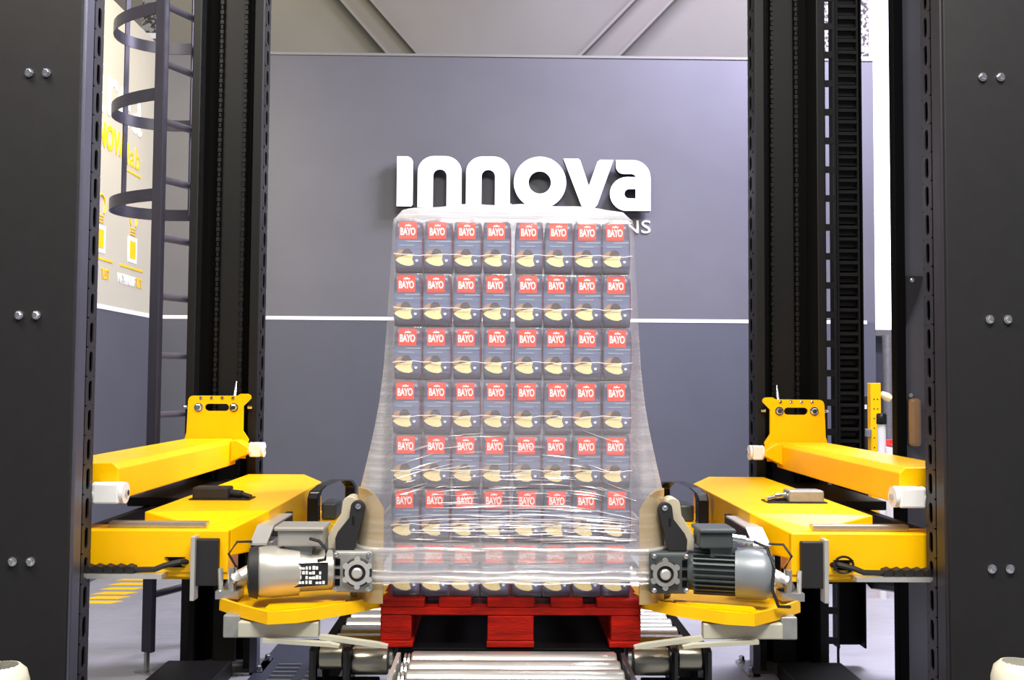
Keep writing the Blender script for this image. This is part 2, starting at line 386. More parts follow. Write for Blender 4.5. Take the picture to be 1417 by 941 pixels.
# ------------------------------------------------------------------ machine columns and masts
SIDE = {-1: 'left', 1: 'right'}
def X(s, a, b): return (min(s * a, s * b), max(s * a, s * b))
def sbox(s, u0, u1, y0, y1, z0, z1, bm=None):
    a, b = X(s, u0, u1); return box(bm or B(), a, b, y0, y1, z0, z1)
HT = 4.6
for s in (-1, 1):
    n = SIDE[s]
    t = thing('front_column', 'wide dark grey front column with paired bolts at the %s edge' % n, 'column', (s * 1.5, 2.95, 0), 'machine columns')
    L = lambda v: Vector(v) - t.location
    def part(name, bm, m, **k):
        bmesh.ops.translate(bm, verts=bm.verts[:], vec=-t.location); return obj(name, bm, m, t, **k)
    part('front_plate', sbox(s, 1.322, 1.85, 2.95, 2.965, 0, HT), 'dark_panel', bevel=.004)
    part('core', sbox(s, 1.352, 1.82, 2.966, 3.09, 0, HT), 'black')
    part('side_flange', sbox(s, 1.318, 1.35, 2.967, 3.035, 0, HT), 'edge_steel' if s < 0 else 'dark_steel', bevel=.008)
    bm = B(); slotted(bm, 3.05, 3.12, 0, HT, .0915, .013, .033, True, lambda u, z, d: (s * (1.325 + d), u, z), .004)
    part('perforated_strip', bm, 'dark_steel')
    part('rear_plate', sbox(s, 1.33, 1.82, 3.121, 3.13, 0, HT), 'mast_grey')
    for py in ((101, 436, 777), (107, 442, 787))[s > 0]:
        for px in ({101: (41, 65), 436: (27, 51), 777: (18, 43), 107: (1359, 1384), 442: (1369, 1394), 787: (1372, 1397)}[py]):
            p = at(px, py, 2.95) - t.location; bolt(t, p, (0, -1, 0), .0105, .014)
    # rear mast
    t = thing('rear_mast', 'black rear lifting mast with drive chains on the %s' % n, 'mast', (s * 1.4, 4.66, 0), 'machine columns')
    part('back_plate', sbox(s, 1.20, 1.50, 4.822, 4.835, 0, HT), 'black')
    part('outer_flange', sbox(s, 1.49, 1.53, 4.66, 4.82, 0, HT), 'mast_grey', bevel=.004)
    part('inner_flange', sbox(s, 1.19, 1.235, 4.66, 4.70, 0, HT), 'mast_grey', bevel=.004)
    part('chain_guide', sbox(s, 1.305, 1.415, 4.78, 4.821, 0, HT), 'mast_grey', bevel=.006)
    bm = B(); slotted(bm, 4.70, 4.80, 0, HT, .1, .022, .036, True, lambda u, z, d: (s * (1.19 + d), u, z), .004)
    part('perforated_strip', bm, 'mast_grey')
    for u in (1.30, 1.42):
        bm = B()
        for k in range(150):
            z = .5 + k * .0245; box(bm, s * u - .005 - .003 * (k % 2), s * u + .005 + .003 * (k % 2), 4.755, 4.77, z, z + .02)
        tag(part('drive_chain', bm, 'mast_grey'), kind='stuff')
    part('foot_plate', sbox(s, 1.13, 1.53, 4.60, 4.84, 0, .012), 'zinc')
    part('foot_flange', sbox(s, 1.155, 1.189, 4.60, 4.66, .0, .24), 'edge_steel')
    for u, y in ((1.15, 4.62), (1.15, 4.80)): bolt(t, L((s * u, y, .012)), (0, 0, 1), .014, .03)
    if s > 0:
        bm = B(); slotted(bm, 1.535, 1.595, 0, HT, .142, .020, .055, False, lambda u, z, d: (u, 4.70 + d, z), .01)
        part('cut_out_strip', bm, 'mast_grey')
    # base beam front to rear
    o = obj('base_beam', sbox(s, 1.26, 1.56, 3.16, 4.58, 0.0, .075), 'mast_grey', bevel=.01)
    tag(o, 'low dark base beam on the floor linking the %s columns' % n, 'base beam', 'base beams')

# ------------------------------------------------------------------ ladder with cage
LX = -1.66; LY0, LY1 = 4.62, 5.18
t = thing('caged_ladder', 'dark steel ladder with safety hoops beside the left rear mast', 'ladder', (LX, LY0, 0)); t.rotation_euler.z = R(-26)
for y in (LY0, LY1):
    obj('stile', mbox(-.035, .025, y - LY0 - .015, y - LY0 + .015, .10, HT), 'ladder', t, bevel=.004)
    obj('foot', box(mbox(-.02, -.005, y - LY0 - .01, y - LY0 + .01, .0, .10), -.07, .06, y - LY0 - .02, y - LY0 + .02, 0, .008), 'zinc', t)
zz = .36
while zz < HT:
    obj('rung', cyl(B(), (0, .015, zz), (0, LY1 - LY0 - .015, zz), .017, 10), 'ladder_rung', t, smooth=True); zz += .28
for py in (8, 128, 268):
    z = at(215, py, LY0).z
    bm = B(); m_ = (LY1 - LY0) / 2; prev = None
    pts = [(-.035 - .50 * math.sin(R(a)) ** .8, m_ - (m_) * math.cos(R(a))) for a in range(0, 181, 9)]
    for x, y in pts:
        cur = [bm.verts.new((x, y, z + d)) for d in (-.03, .03)]
        if prev: bm.faces.new((prev[0], cur[0], cur[1], prev[1]))
        prev = cur
    o = obj('hoop', bm, 'ladder', t, smooth=True); md = o.modifiers.new('thick', 'SOLIDIFY'); md.thickness = .006
zb = at(215, 272, LY0).z
for x, y in ((-.535, .28), (-.30, .515)):
    obj('cage_strap', mbox(x - .004, x + .004, y - .014, y + .014, zb, HT), 'ladder', t)

# ------------------------------------------------------------------ cable chain on the right
cc = thing('cable_chain', 'black ladder-like cable chain hanging beside the right rear mast', 'cable chain', (1.665, 4.74, 0))
obj('tray', box(box(mbox(-.065, .065, .05, .06, .10, HT), -.068, -.06, -.02, .06, .10, HT), .060, .068, -.02, .06, .10, HT), 'black', cc)
lk = B(); box(lk, -.056, -.046, -.01, .035, 0, .058); box(lk, .046, .056, -.01, .035, 0, .058); box(lk, -.046, .046, -.012, -.004, .006, .022); box(lk, -.046, .046, .02, .028, .036, .052)
bmesh.ops.recalc_face_normals(lk, faces=lk.faces[:]); lkm = bpy.data.meshes.new('link'); lk.to_mesh(lkm); lk.free()
for k in range(62): o = link('link', lkm, 'mast_grey', cc); o.location = (0, 0, 1.02 + k * .058)
bm = B(); tube(bm, [(0, -.02, 1.05), (0, -.05, .62), (.02, -.08, .50), (.08, -.1, .43), (.18, -.12, .42), (.26, -.14, .47), (.30, -.16, .58)], .035, 8)
obj('lower_loop', bm, 'black_gloss', cc, smooth=True)

# ------------------------------------------------------------------ yellow beams and arms
def side_unit(s):
    n = SIDE[s]
    def mk(t):
        def part(name, bm, m, parent=None, **k):
            if parent is None or parent is t: vec = -t.location
            else: vec = -t.location
            bmesh.ops.translate(bm, verts=bm.verts[:], vec=vec); return obj(name, bm, m, parent or t, **k)
        return part
    P = lambda pts: [(s * u, v) for u, v in pts]
    # ---- upper beam with carriage plate
    t = thing('upper_beam', 'yellow upper beam with slotted carriage plate on the %s mast' % n, 'machine beam', (s * 1.39, 3.9, .974), 'yellow machine beams')
    part = mk(t)
    part('beam', prism(B(), P([(1.27, .974), (1.51, .974), (1.51, 1.075), (1.49, 1.094), (1.29, 1.094), (1.27, 1.075)]), 3.19, 4.60), 'yellow', bevel=.004)
    out = [(1.25, 1.0), (1.535, 1.0), (1.535, 1.085), (1.525, 1.12), (1.52, 1.27)] + arc(1.497, 1.27, .022, 0, 90, 4) + [(1.29, 1.293), (1.275, 1.302), (1.245, 1.302)] + arc(1.243, 1.285, .016, 90, 200, 4) + [(1.262, 1.245), (1.262, 1.13), (1.235, 1.09)]
    slot = arc(1.425, 1.238, .017, -90, 90, 6) + arc(1.345, 1.238, .017, 90, 270, 6)
    me = filled_mesh([out, slot], .012, lambda x, y, d: Vector((s * (x - .022), 4.602 + d, y)) - t.location)
    cp = link('carriage_plate', me, 'yellow', t)
    for u in (1.283, 1.448): bolt(cp, Vector((s * u, 4.602, 1.238)) - t.location, (0, -1, 0), .016, .014)
    for u in (1.288, 1.338, 1.388, 1.438): bolt(cp, Vector((s * u, 4.602, 1.282)) - t.location, (0, -1, 0), .006, .008)
    for u, d in ((1.228, -1), (1.51, 1)): bolt(cp, Vector((s * u, 4.64, 1.238)) - t.location, (s * d, 0, 0), .007, .02, 'adjuster')
    part('chain_anchor', lathe(B(), (s * 1.30, 4.66, 1.25), (s * 1.30, 4.70, 1.36), [(0, .008), (.6, .007), (1, .003)], 8), 'chrome')
    # rear guide bracket and roller
    part('bracket', prism(B(), P([(1.27, .99), (1.27, 1.09), (1.24, 1.09), (1.19, 1.06), (1.19, 1.03)]), 4.50, 4.60), 'yellow', bevel=.004)
    for (u0, u1, y, z, r) in ((1.125, 1.19, 4.55, 1.046, .034), (1.232, 1.332, 3.155, 1.002, .034)):
        a, b = s * u0, s * u1
        rl = part('guide_roller', lathe(B(), (a, y, z), (b, y, z), [(0, r), (.12, r), (.13, r * .8), (.87, r * .8), (.88, r), (1, r)], 24), 'white_plastic', smooth=True)
        part('roller_cover', sbox(s, u0 + .012, u1 - .006, y - .034, y + .034, z - r * .95, z + r * .95), 'white_plastic', rl, bevel=.006)
        part('axle', cyl(B(), (a - s * .008, y, z), (b + s * .008, y, z), .010, 10), 'chrome', rl)
    part('roller_arm', sbox(s, 1.29, 1.32, 3.16, 3.20, .975, 1.02), 'yellow')
    # ---- lower arm assembly
    t = thing('lower_arm', 'yellow lower arm frame with front crossbeam reaching in from the %s' % n, 'machine arm', (s * 1.1, 3.2, .75), 'yellow machine arms')
    part = mk(t)
    part('shaded_cross_plate', sbox(s, 1.217, 1.49, 3.85, 4.58, .87, .905), 'mast_grey', bevel=.004)  # yellow plate coloured dark grey to paint in the shade under the beam
    part('slide_rail', sbox(s, 1.40, 1.43, 3.28, 4.58, .80, .869), 'mast_grey')
    # side arm with chamfered front and narrowed rear
    bm = B(); top = [(.815, 3.33), (1.216, 3.28), (1.216, 4.62), (.95, 4.62), (.815, 4.30)]
    lo = [bm.verts.new((s * u, v, .80)) for u, v in top]; hi = [bm.verts.new((s * u, v, .926)) for u, v in top]
    fl = [bm.verts.new((s * .90, 3.17, .80)), bm.verts.new((s * .90, 3.17, .885)), bm.verts.new((s * 1.0, 3.20, .885)), bm.verts.new((s * 1.0, 3.20, .80))]
    bm.faces.new(hi)
    for i in range(1, 5): bm.faces.new((lo[i], lo[(i + 1) % 5], hi[(i + 1) % 5], hi[i]))
    bm.faces.new(lo[::-1])
    bm.faces.new((hi[0], hi[1], fl[2], fl[1])); bm.faces.new((lo[0], hi[0], fl[1], fl[0])); bm.faces.new((hi[1], lo[1], fl[3], fl[2])); bm.faces.new((fl[0], fl[1], fl[2], fl[3])); bm.faces.new((lo[0], fl[0], fl[3], lo[1]))
    part('side_arm', bm, 'yellow', bevel=.004)
    part('crossbeam', prism(B(), [(3.145, .752), (3.145, .885), (3.27, .885), (3.27, .72), (3.2, .72)], *X(s, .90, 1.62), axis='x'), 'yellow', bevel=.004)
    part('lower_flange', prism(B(), P([(.90, .73), (.90, .755), (1.17, .755), (1.17, .745)]), 3.15, 3.26), 'yellow')
    part('guide_rail', sbox(s, .985, 1.30, 3.19, 3.23, .886, .905), 'zinc', bevel=.003)
    part('end_pad', sbox(s, .925, .995, 3.115, 3.144, .715, .862), 'rubber', bevel=.004)
    part('edge_plate', sbox(s, .992, 1.006, 3.10, 3.144, .672, .872), 'alu', bevel=.002)
    tr = part('cable_tray', sbox(s, 1.09, 1.60, 3.09, 3.143, .742, .756), 'alu')
    for k in range(13):
        u = 1.18 + k * .033
        part('tray_link', prism(B(), P([(u, .757), (u + .03, .757), (u + .024, .782), (u + .006, .776)]), 3.10, 3.14), 'rubber', tr)
    cs = part('cable_slot', prism(B(), P(arc(1.035, .785, .016, -90, 90, 6) + arc(1.10, .785, .016, 90, 270, 6)), 3.139, 3.146), 'black')
    bm = B(); tube(bm, [(s * 1.03, 3.15, .785), (s * 1.045, 3.125, .79), (s * 1.09, 3.11, .78), (s * 1.12, 3.11, .768), (s * 1.19, 3.12, .765)], .009, 8); part('cable', bm, 'rubber', smooth=True)
    if s > 0:
        bm = B(); tube(bm, [(s * (1.06 + .03 * math.cos(R(a))), 3.12, .79 + .026 * math.sin(R(a))) for a in range(0, 541, 20)], .004, 6); part('cable_coil', bm, 'rubber', smooth=True)
    # sensor box on the arm
    sb = part('sensor_box', sbox(s, 1.03, 1.16, 3.60, 3.68, .927, .972), 'rubber' if s < 0 else 'cast_grey', bevel=.006)
    bm = B(); cyl(bm, (s * 1.03, 3.64, .948), (s * .985, 3.63, .945), .014, 12); cyl(bm, (s * .985, 3.63, .945), (s * .95, 3.62, .936), .009, 10); part('plug', bm, 'rubber' if s < 0 else 'chrome', sb, smooth=True)
    part('sensor_base', sbox(s, .95, 1.17, 3.595, 3.69, .9265, .931), 'rubber', sb)
    # inner linear guide with cover
    g = part('linear_guide', prism(B(), [(3.13, .80), (3.13, .845), (3.22, .885), (3.62, .885), (3.62, .83), (3.3, .80)], *X(s, .795, .826), axis='x'), 'rubber', bevel=.003)
    part('guide_cover', prism(B(), [(3.12, .850), (3.215, .893), (3.50, .893), (3.50, .887), (3.22, .887), (3.12, .843)], *X(s, .772, .826), axis='x'), 'alu', g)
    part('guide_carriage', sbox(s, .762, .794, 3.16, 3.26, .815, .85), 'zinc', g, bevel=.004)
    # black hoop bracket of the rear finger drive
    bm = B()
    pth = [(.775, 3.92, .78), (.775, 3.92, .90), (.77, 3.93, .925), (.75, 3.98, .945), (.72, 4.10, .952), (.69, 4.22, .94), (.68, 4.26, .91), (.68, 4.26, .80)]
    prev = None
    for u, y, z in pth:
        cur = [bm.verts.new((s * (u + du), y + dy, z)) for du, dy in ((-.022, -.03), (.022, -.03), (.022, .03), (-.022, .03))]
        if prev:
            for i in range(4): bm.faces.new((prev[i], prev[(i + 1) % 4], cur[(i + 1) % 4], cur[i]))
        else: bm.faces.new(cur)
        prev = cur
    bm.faces.new(prev); part('hoop_bracket', bm, 'black_gloss', bevel=.006)
    part('hoop_base', sbox(s, .68, .827, 3.9, 4.3, .76, .80), 'yellow', bevel=.004)
    part('drive_block', sbox(s, .70, .76, 4.0, 4.15, .80, .87), 'motor_dark', bevel=.01)

    # ---- stretch head: plate, gear motor, lever, finger
    t = thing('stretch_head', ('silver' if s < 0 else 'dark grey') + ' gear motor on a yellow plate with black lever beside the load, %s' % n, 'gear motor unit', (s * .62, 3.05, .67), 'stretch heads at the front corners')
    part = mk(t)
    ol = [(.885, 3.02), (.80, 2.93), (.70, 2.845), (.62, 2.865), (.50, 2.96), (.41, 3.06), (.392, 3.12), (.40, 3.28), (.885, 3.28)]
    pl = part('base_plate', prism(B(), P(ol), .672, .688, 'z'), 'yellow', bevel=.003)
    bm = B(); edge = ol[:7]
    for (a, b) in zip(edge, edge[1:]):
        va = [bm.verts.new((s * u, y, z)) for (u, y) in (a, b) for z in (.664, .700)]
        bm.faces.new((va[0], va[2], va[3], va[1]))
    bmesh.ops.remove_doubles(bm, verts=bm.verts[:], dist=1e-5)
    o = part('plate_lip', bm, 'yellow', pl); md = o.modifiers.new('thick', 'SOLIDIFY'); md.thickness = .010; md.offset = 0
    part('raised_rib', prism(B(), P([(.72, 2.90), (.50, 2.99), (.50, 3.02), (.72, 2.95)]), .689, .70, 'z'), 'yellow', pl)
    zc = .79
    # gearbox
    gb = part('gearbox', sbox(s, .418, .536, 2.965, 3.09, .728, .852), 'cast_grey' if s < 0 else 'motor_dark', bevel=.010, seg=3)
    gc = Vector((s * .462, 2.965, zc))
    part('output_flange', lathe(B(), gc, gc + Vector((0, -.010, 0)), [(0, .043), (.7, .043), (1, .039)], 28), 'rubber', gb, smooth=True)
    bm = B(); ringp = [(0, .040), (.5, .040), (.5, .030), (0, .030)]
    for k in range(28):
        pass
    lathe(bm, gc + Vector((0, -.010, 0)), gc + Vector((0, -.016, 0)), [(0, .038), (1, .037), (1, .026), (0, .025)], 28, False)
    for k in range(6):
        a = R(60 * k + 30); c = gc + Vector((math.cos(a) * .040, -.007, math.sin(a) * .040)); cyl(bm, c, c + Vector((0, -.008, 0)), .009, 10)
    part('output_ring', bm, 'alu' if s < 0 else 'cast_grey', gb, smooth=True)
    part('output_shaft', lathe(B(), gc + Vector((0, -.01, 0)), gc + Vector((0, -.024, 0)), [(0, .016), (.7, .016), (1, .012)], 18), 'alu', gb, smooth=True)
    for dz in (-.03, 0, .03):
        part('recess', sbox(s, .515, .530, 2.962, 2.966, zc + dz - .010, zc + dz + .010), 'black', gb)
    for du, dz in ((.43, .74), (.527, .74), (.43, .842), (.527, .842)): bolt(gb, Vector((s * du, 2.965, dz)) - t.location, (0, -1, 0), .006, .008)
    # motor
    m0 = Vector((s * .536, 3.02, zc)); m1 = Vector((s * .785, 2.955, zc)); dv = (m1 - m0); e = dv.normalized()
    if s < 0:
        mo = part('motor_body', lathe(B(), m0, m0 + dv * .52, [(0, .045), (.1, .062), (1, .064)], 28), 'motor_silver', smooth=True)
        part('motor_cover', lathe(B(), m0 + dv * .42, m1, [(0, .060), (.02, .074), (.5, .077), (.8, .074), (.9, .066), (1, .060)], 32), 'motor_silver', mo, smooth=True)
        part('fan_grille', lathe(B(), m1 - e * .004, m1 + e * .006, [(0, .062), (.6, .060), (1, .03)], 28), 'rubber', mo, smooth=True)
        bm = B(); lathe(bm, m0 + dv * .90, m0 + dv * 1.0, [(0, .079), (1, .071), (1, .064), (0, .070)], 32, False); part('cover_rim', bm, 'rubber', mo, smooth=True)
    else:
        mo = part('motor_body', lathe(B(), m0, m0 + dv * .62, [(0, .05), (.06, .058), (1, .058)], 28), 'motor_dark', smooth=True)
        bm = B()
        e1, e2 = frame(dv)
        for k in range(26):
            a = 2 * math.pi * k / 26; rd = e1 * math.cos(a) + e2 * math.sin(a); tg = e1 * -math.sin(a) + e2 * math.cos(a)
            q = [m0 + dv * tt + rd * rr + tg * w_ for tt in (.1, .6) for rr in (.056, .070) for w_ in (-.0018, .0018)]
            v = [bm.verts.new(p) for p in q]
            for f in ((0, 1, 3, 2), (4, 6, 7, 5), (0, 4, 5, 1), (2, 3, 7, 6), (0, 2, 6, 4), (1, 5, 7, 3)): bm.faces.new([v[i] for i in f])
        part('cooling_fins', bm, 'motor_dark', mo)
        part('fan_cover', lathe(B(), m0 + dv * .58, m1, [(0, .074), (.05, .076), (.75, .076), (.92, .070), (1, .062)], 32), 'motor_cover', mo, smooth=True)
        gr = part('fan_grille', lathe(B(), m1 - e * .002, m1 + e * .004, [(0, .058), (.7, .056), (1, .02)], 28), 'rubber', mo, smooth=True)
        bm = B()
        for k in range(16):
            a = 2 * math.pi * k / 16; rd = e1 * math.cos(a) + e2 * math.sin(a); tube(bm, [m1 + e * .005 + rd * .02, m1 + e * .005 + rd * .056], .0022, 5)
        part('grille_spokes', bm, 'motor_cover', gr)
    tb = Vector((s * .64, 2.99, .895)); bm = sbox(s, .565, .70 if s < 0 else .665, 2.945, 3.05, .868, .915); part('terminal_box', bm, 'motor_silver' if s < 0 else 'motor_dark', mo, bevel=.006)
    part('terminal_lid', sbox(s, .560, .71 if s < 0 else .672, 2.935, 3.06, .915, .928), 'motor_silver' if s < 0 else 'motor_dark', mo, bevel=.005)
    part('terminal_neck', sbox(s, .60, .68, 2.96, 3.03, .84, .868), 'cast_grey' if s < 0 else 'motor_dark', mo)
    if s < 0:
        npl = part('nameplate', prism(B(), [(-.545, .760), (-.645, .752), (-.645, .822), (-.545, .826)], 2.925, 2.929), 'rubber', mo)
        bm = B()
        for k in range(9):
            for j in range(4):
                if random.random() < .75: box(bm, -.640 + k * .0100, -.640 + k * .0100 + random.uniform(.005, .009), 2.922, 2.925, .763 + j * .014, .763 + j * .014 + random.uniform(.006, .011))
        tag(part('print', bm, 'white_paint', npl), kind='stuff')
    else:
        bm = B(); cyl(bm, (s * .672, 2.99, .893), (s * .712, 2.985, .888), .014, 12); cyl(bm, (s * .70, 2.985, .888), (s * .735, 2.98, .885), .009, 10); part('cable_gland', bm, 'chrome', mo, smooth=True)
    bm = B(); x0 = .60 if s < 0 else .735
    if s < 0: cpts = [(.60, 2.93, .895), (.57, 2.915, .89), (.548, 2.915, .865), (.552, 2.92, .835), (.575, 2.93, .83)]
    else: cpts = [(.735, 2.98, .885), (.765, 2.94, .875), (.775, 2.90, .82), (.765, 2.885, .76), (.785, 2.89, .71), (.83, 2.93, .70)]
    tube(bm, [(s * a, b, c) for a, b, c in cpts], .005, 8); part('motor_cable', bm, 'rubber', mo, smooth=True)
    # lever
    def lever(off, y0, y1, name, m, parent=None, top=1.0, wd=.022):
        c0, c1 = (.505 + off, .852), (.468 + off, top)
        pts = [(c0[0] - .028, c0[1]), (c1[0] - wd, c1[1])] + arc(c1[0], c1[1], wd, 180, 20, 7) + [(c1[0] + wd * 1.15, c1[1] - .03), (c0[0] + .022, c0[1] + .055), (c0[0] + .030, c0[1] + .035), (c0[0] + .028, c0[1])]
        return part(name, prism(B(), P(pts), y0, y1), m, parent, bevel=.003)
    lv = lever(.026, 3.005, 3.08, 'lever', 'beige', None, .988, .024)
    lever(0, 2.985, 3.004, 'lever_plate', 'rubber', lv, .98)
    bolt(lv, Vector((s * .466, 2.985, .984)) - t.location, (0, -1, 0), .007, .006)
    part('lever_slot', sbox(s, .478, .484, 2.983, 2.986, .93, .953), 'black_gloss', lv)
    # clevis and small cylinder behind the motor
    ac = part('actuator', lathe(B(), (s * .74, 3.16, .80), (s * .86, 3.06, .74), [(0, .026), (.9, .026), (1, .02)], 16), 'alu', smooth=True)
    bm = B()
    cyl(bm, (s * .855, 3.03, .72), (s * .855, 3.03, .79), .012, 10); cyl(bm, (s * .875, 3.07, .725), (s * .84, 3.02, .765), .016, 10); box(bm, *X(s, .83, .90), 3.01, 3.08, .698, .722); cyl(bm, (s * .885, 3.02, .70), (s * .90, 3.06, .78), .008, 8)
    part('fittings', bm, 'zinc', ac)
    bm = B(); tube(bm, [(s * .85, 3.05, .79), (s * .87, 3.04, .83), (s * .855, 3.08, .86), (s * .82, 3.12, .855)], .004, 6); part('air_hose', bm, 'rubber', ac, smooth=True)
    # curved finger at the load corner
    bm = B(); prev = None; cy_, rr = 3.075, .084; cu = .388
    zlo, zt = .692, 1.035
    for k in range(13):
        a = R(90 * k / 12); u, y = cu + rr * math.cos(a), cy_ - rr * math.sin(a)
        f = k / 12; q = (cu + rr - u) / rr; zh = zt - .06 * max(0, (q - .25) / .75) ** 2.2
        cur = [bm.verts.new((s * u, y, zlo)), bm.verts.new((s * u, y, zh))]
        if prev: bm.faces.new((prev[0], cur[0], cur[1], prev[1]))
        prev = cur
    o = part('stretch_finger', bm, 'finger', smooth=True); md = o.modifiers.new('thick', 'SOLIDIFY'); md.thickness = .006
    part('finger_bracket', sbox(s, .478, .505, 3.10, 3.14, .69, .99), 'pale_bar', bevel=.003)
    # bars below the plate
    part('film_bar_bracket', sbox(s, .80, .85, 2.92, 3.05, .605, .671), 'cast_grey', bevel=.004)
    fb = part('film_bar', sbox(s, .565, .80, 2.895, 2.93, .612, .658), 'pale_bar', bevel=.004)
    for (u0, z0, u1, z1, y0, y1, wv) in ((.72, .612, .50, .594, 2.875, 2.88, .0055), (.56, .616, .365, .580, 2.90, 2.93, .0065)):
        bm = B(); rings = []
        for u, z, y, h in ((u0, z0, y0, wv), (u1 + .03, z1 + .005, y1, wv), (u1, z1, y1, wv * .6)):
            rings.append([bm.verts.new((s * u, y + dy, z + dz)) for dy, dz in ((-.012, -h), (.012, -h), (.012, h), (-.012, h))])
        for a, b in zip(rings, rings[1:]):
            for i in range(4): bm.faces.new((a[i], a[(i + 1) % 4], b[(i + 1) % 4], b[i]))
        bm.faces.new(rings[0]); bm.faces.new(rings[-1]); part('film_rod', bm, 'pale_bar', fb)
for s in (-1, 1): side_unit(s)

# ------------------------------------------------------------------ conveyors
ZC = .55
t = thing('infeed_conveyor', 'narrow roller conveyor with bright rollers in the foreground', 'conveyor', (0, 2.4, 0))
for k in range(12):
    y = 2.985 - k * .092 - 2.4
    rl = obj('roller', lathe(B(), (-.298, y, ZC - .04), (.318, y, ZC - .04), [(0, .036), (.01, .04), (.99, .04), (1, .036)], 20), 'roller', t, smooth=True)
    bm = B(); lathe(bm, (-.322, y, ZC - .04), (-.302, y, ZC - .04), [(0, .014), (0.1, .034), (.4, .034), (.45, .02), (.6, .02), (.62, .034), (.95, .034), (1, .014)], 14); obj('sprocket', bm, 'zinc', rl)
for s_ in (-1, 1):
    a, b = X(s_, .332, .345); obj('side_rail', mbox(a, b, -.5, .595, ZC - .17, ZC - .005), 'alu' if s_ < 0 else 'dark_steel', t, bevel=.002)
    for y in (-.4, .5): a, b = X(s_, .30, .345); obj('leg', mbox(a, b, y - .03, y + .03, 0, ZC - .17), 'black', t)
t = thing('machine_conveyor', 'roller conveyor on both sides of the red pallet', 'conveyor', (0, 3.8, 0))
for k in range(16):
    y = 3.085 + k * .108 - 3.8
    for s_ in (-1, 1):
        obj('roller', lathe(B(), (s_ * .36, y, ZC - .04), (s_ * .56, y, ZC - .04), [(0, .036), (.02, .04), (.98, .04), (1, .036)], 20), 'roller', t, smooth=True)
for s_ in (-1, 1):
    a, b = X(s_, .57, .60); obj('side_rail', mbox(a, b, -.68, 1.0, ZC - .17, ZC - .02), 'black', t)
    for y in (-.6, .9): obj('leg', mbox(a, b, y - .04, y + .04, 0, ZC - .17), 'black', t)
lt = thing('shade_block', 'added matt black block darkening the gaps beneath the red pallet', 'shade block', (0, 3.8, 0))  # black block added under the pallet so that its gaps read dark
obj('shade_block_top', mbox(-.345, .345, -.765, .82, ZC - .05, ZC - .002), 'black', lt, bevel=.004)
obj('shade_block_base', mbox(-.30, .30, -.7, .75, 0, ZC - .05), 'black', lt)
for s_ in (-1, 1):
    t = thing('corner_roller_stand', 'black stand with tan end roller at the %s of the infeed conveyor' % SIDE[s_], 'roller stand', (s_ * .5, 2.99, 0), 'roller stands')
    a, b = X(s_, -.10, .075)
    obj('stand', mbox(a, b, -.02, .05, 0, .46), 'black', t, bevel=.004)
    for u in (-.012, .088):
        a, b = X(s_, u - .013, u + .013); obj('end_plate', mbox(a, b, -.055, .05, .44, .575), 'black_gloss', t, bevel=.012)
    obj('end_roller', lathe(B(), (s_ * .003, -.005, .535), (s_ * .073, -.005, .535), [(0, .036), (.03, .038), (.97, .038), (1, .036)], 20), 'roller_dark', t, smooth=True)
    obj('end_roller', lathe(B(), (-s_ * .025, -.005, .52), (-s_ * .13, -.005, .52), [(0, .036), (.03, .038), (.97, .038), (1, .036)], 20), 'roller_dark', t, smooth=True)
    obj('base_box', mbox(*X(s_, -.10, .10), -.05, .05, 0, .42), 'black', t)

# grated floor plate to the left of the conveyor
t = thing('slotted_floor_plate', 'dark blue-grey slotted plate on the floor left of the conveyor', 'floor plate', (-.95, 4.3, 0))
obj('plate', mbox(-.22, .25, -.75, .9, .001, .012), 'floor_plate', t)
for k in range(19):
    for j, (x0, x1) in enumerate(((-.13, -.02), (.03, .16))):
        y = -.7 + k * .062; obj('slot_rib', mbox(x0, x1, y, y + .014, .012, .018), 'zinc', t)

# ------------------------------------------------------------------ pallet
PY = 3.03; PZ = ZC
t = thing('pallet', 'red painted wooden pallet under the wrapped load', 'pallet', (0, PY, PZ))
for x0, x1 in ((-.4, -.265), (-.222, -.122), (-.073, .073), (.122, .222), (.265, .4)):
    obj('deck_board', mbox(x0, x1, 0, 1.2, .122, .146), 'red_wood', t, bevel=.003)
for y0 in (0, .53, 1.06):
    obj('cross_board', mbox(-.4, .4, y0 + .001, y0 + .14, .098, .1215), 'red_wood', t, bevel=.003)
    for x0, x1 in ((-.4, -.305), (-.072, .070), (.308, .4)):
        obj('block', mbox(x0, x1, y0 + .002, y0 + .14, .020, .0975), 'red_wood', t, bevel=.004)
for x0, x1 in ((-.4, -.300), (-.074, .072), (.303, .4)):
    obj('bottom_board', mbox(x0, x1, 0, 1.2, 0.0, .0195), 'red_wood', t, bevel=.003)

# ------------------------------------------------------------------ packs
PW, PD, PH = .0905, .098, .164; LZ = PZ + .147; RP = .1685; CW = .0932; LYF = 3.062
def pack_mesh():
    bm = bmesh.new(); bmesh.ops.create_cube(bm, size=2); bmesh.ops.subdivide_edges(bm, edges=bm.edges[:], cuts=5, use_grid_fill=True)
    for v in bm.verts:
        x, y, z = v.co
        bx, by = x * PW / 2, y * PD / 2; rx = .9
        # soft brick: rounded vertical corners, pinched top and bottom folds
        k = 1 - .05 * max(0, abs(z) - .55) / .45 * (1 if z > 0 else .7)
        if abs(x) > .99 and abs(y) > .99: bx *= .955; by *= .965
        if abs(z) > .99 and (abs(x) > .99 or abs(y) > .99): k *= .955
        bul = 1 + .012 * (1 - x * x) * (1 - z * z)
        v.co = (bx * k, by * k * bul, (z + 1) / 2 * PH)
    me = bpy.data.meshes.new('body'); bm.to_mesh(me); bm.free()
    for p_ in me.polygons: p_.use_smooth = True
    return me
body_me = pack_mesh()
FY = -PD / 2 * 1.016
def fx(x): return (x - 412) / 225 * PW          # photo crop units to pack units
def fz(y): return (895 - y) / 415 * PH
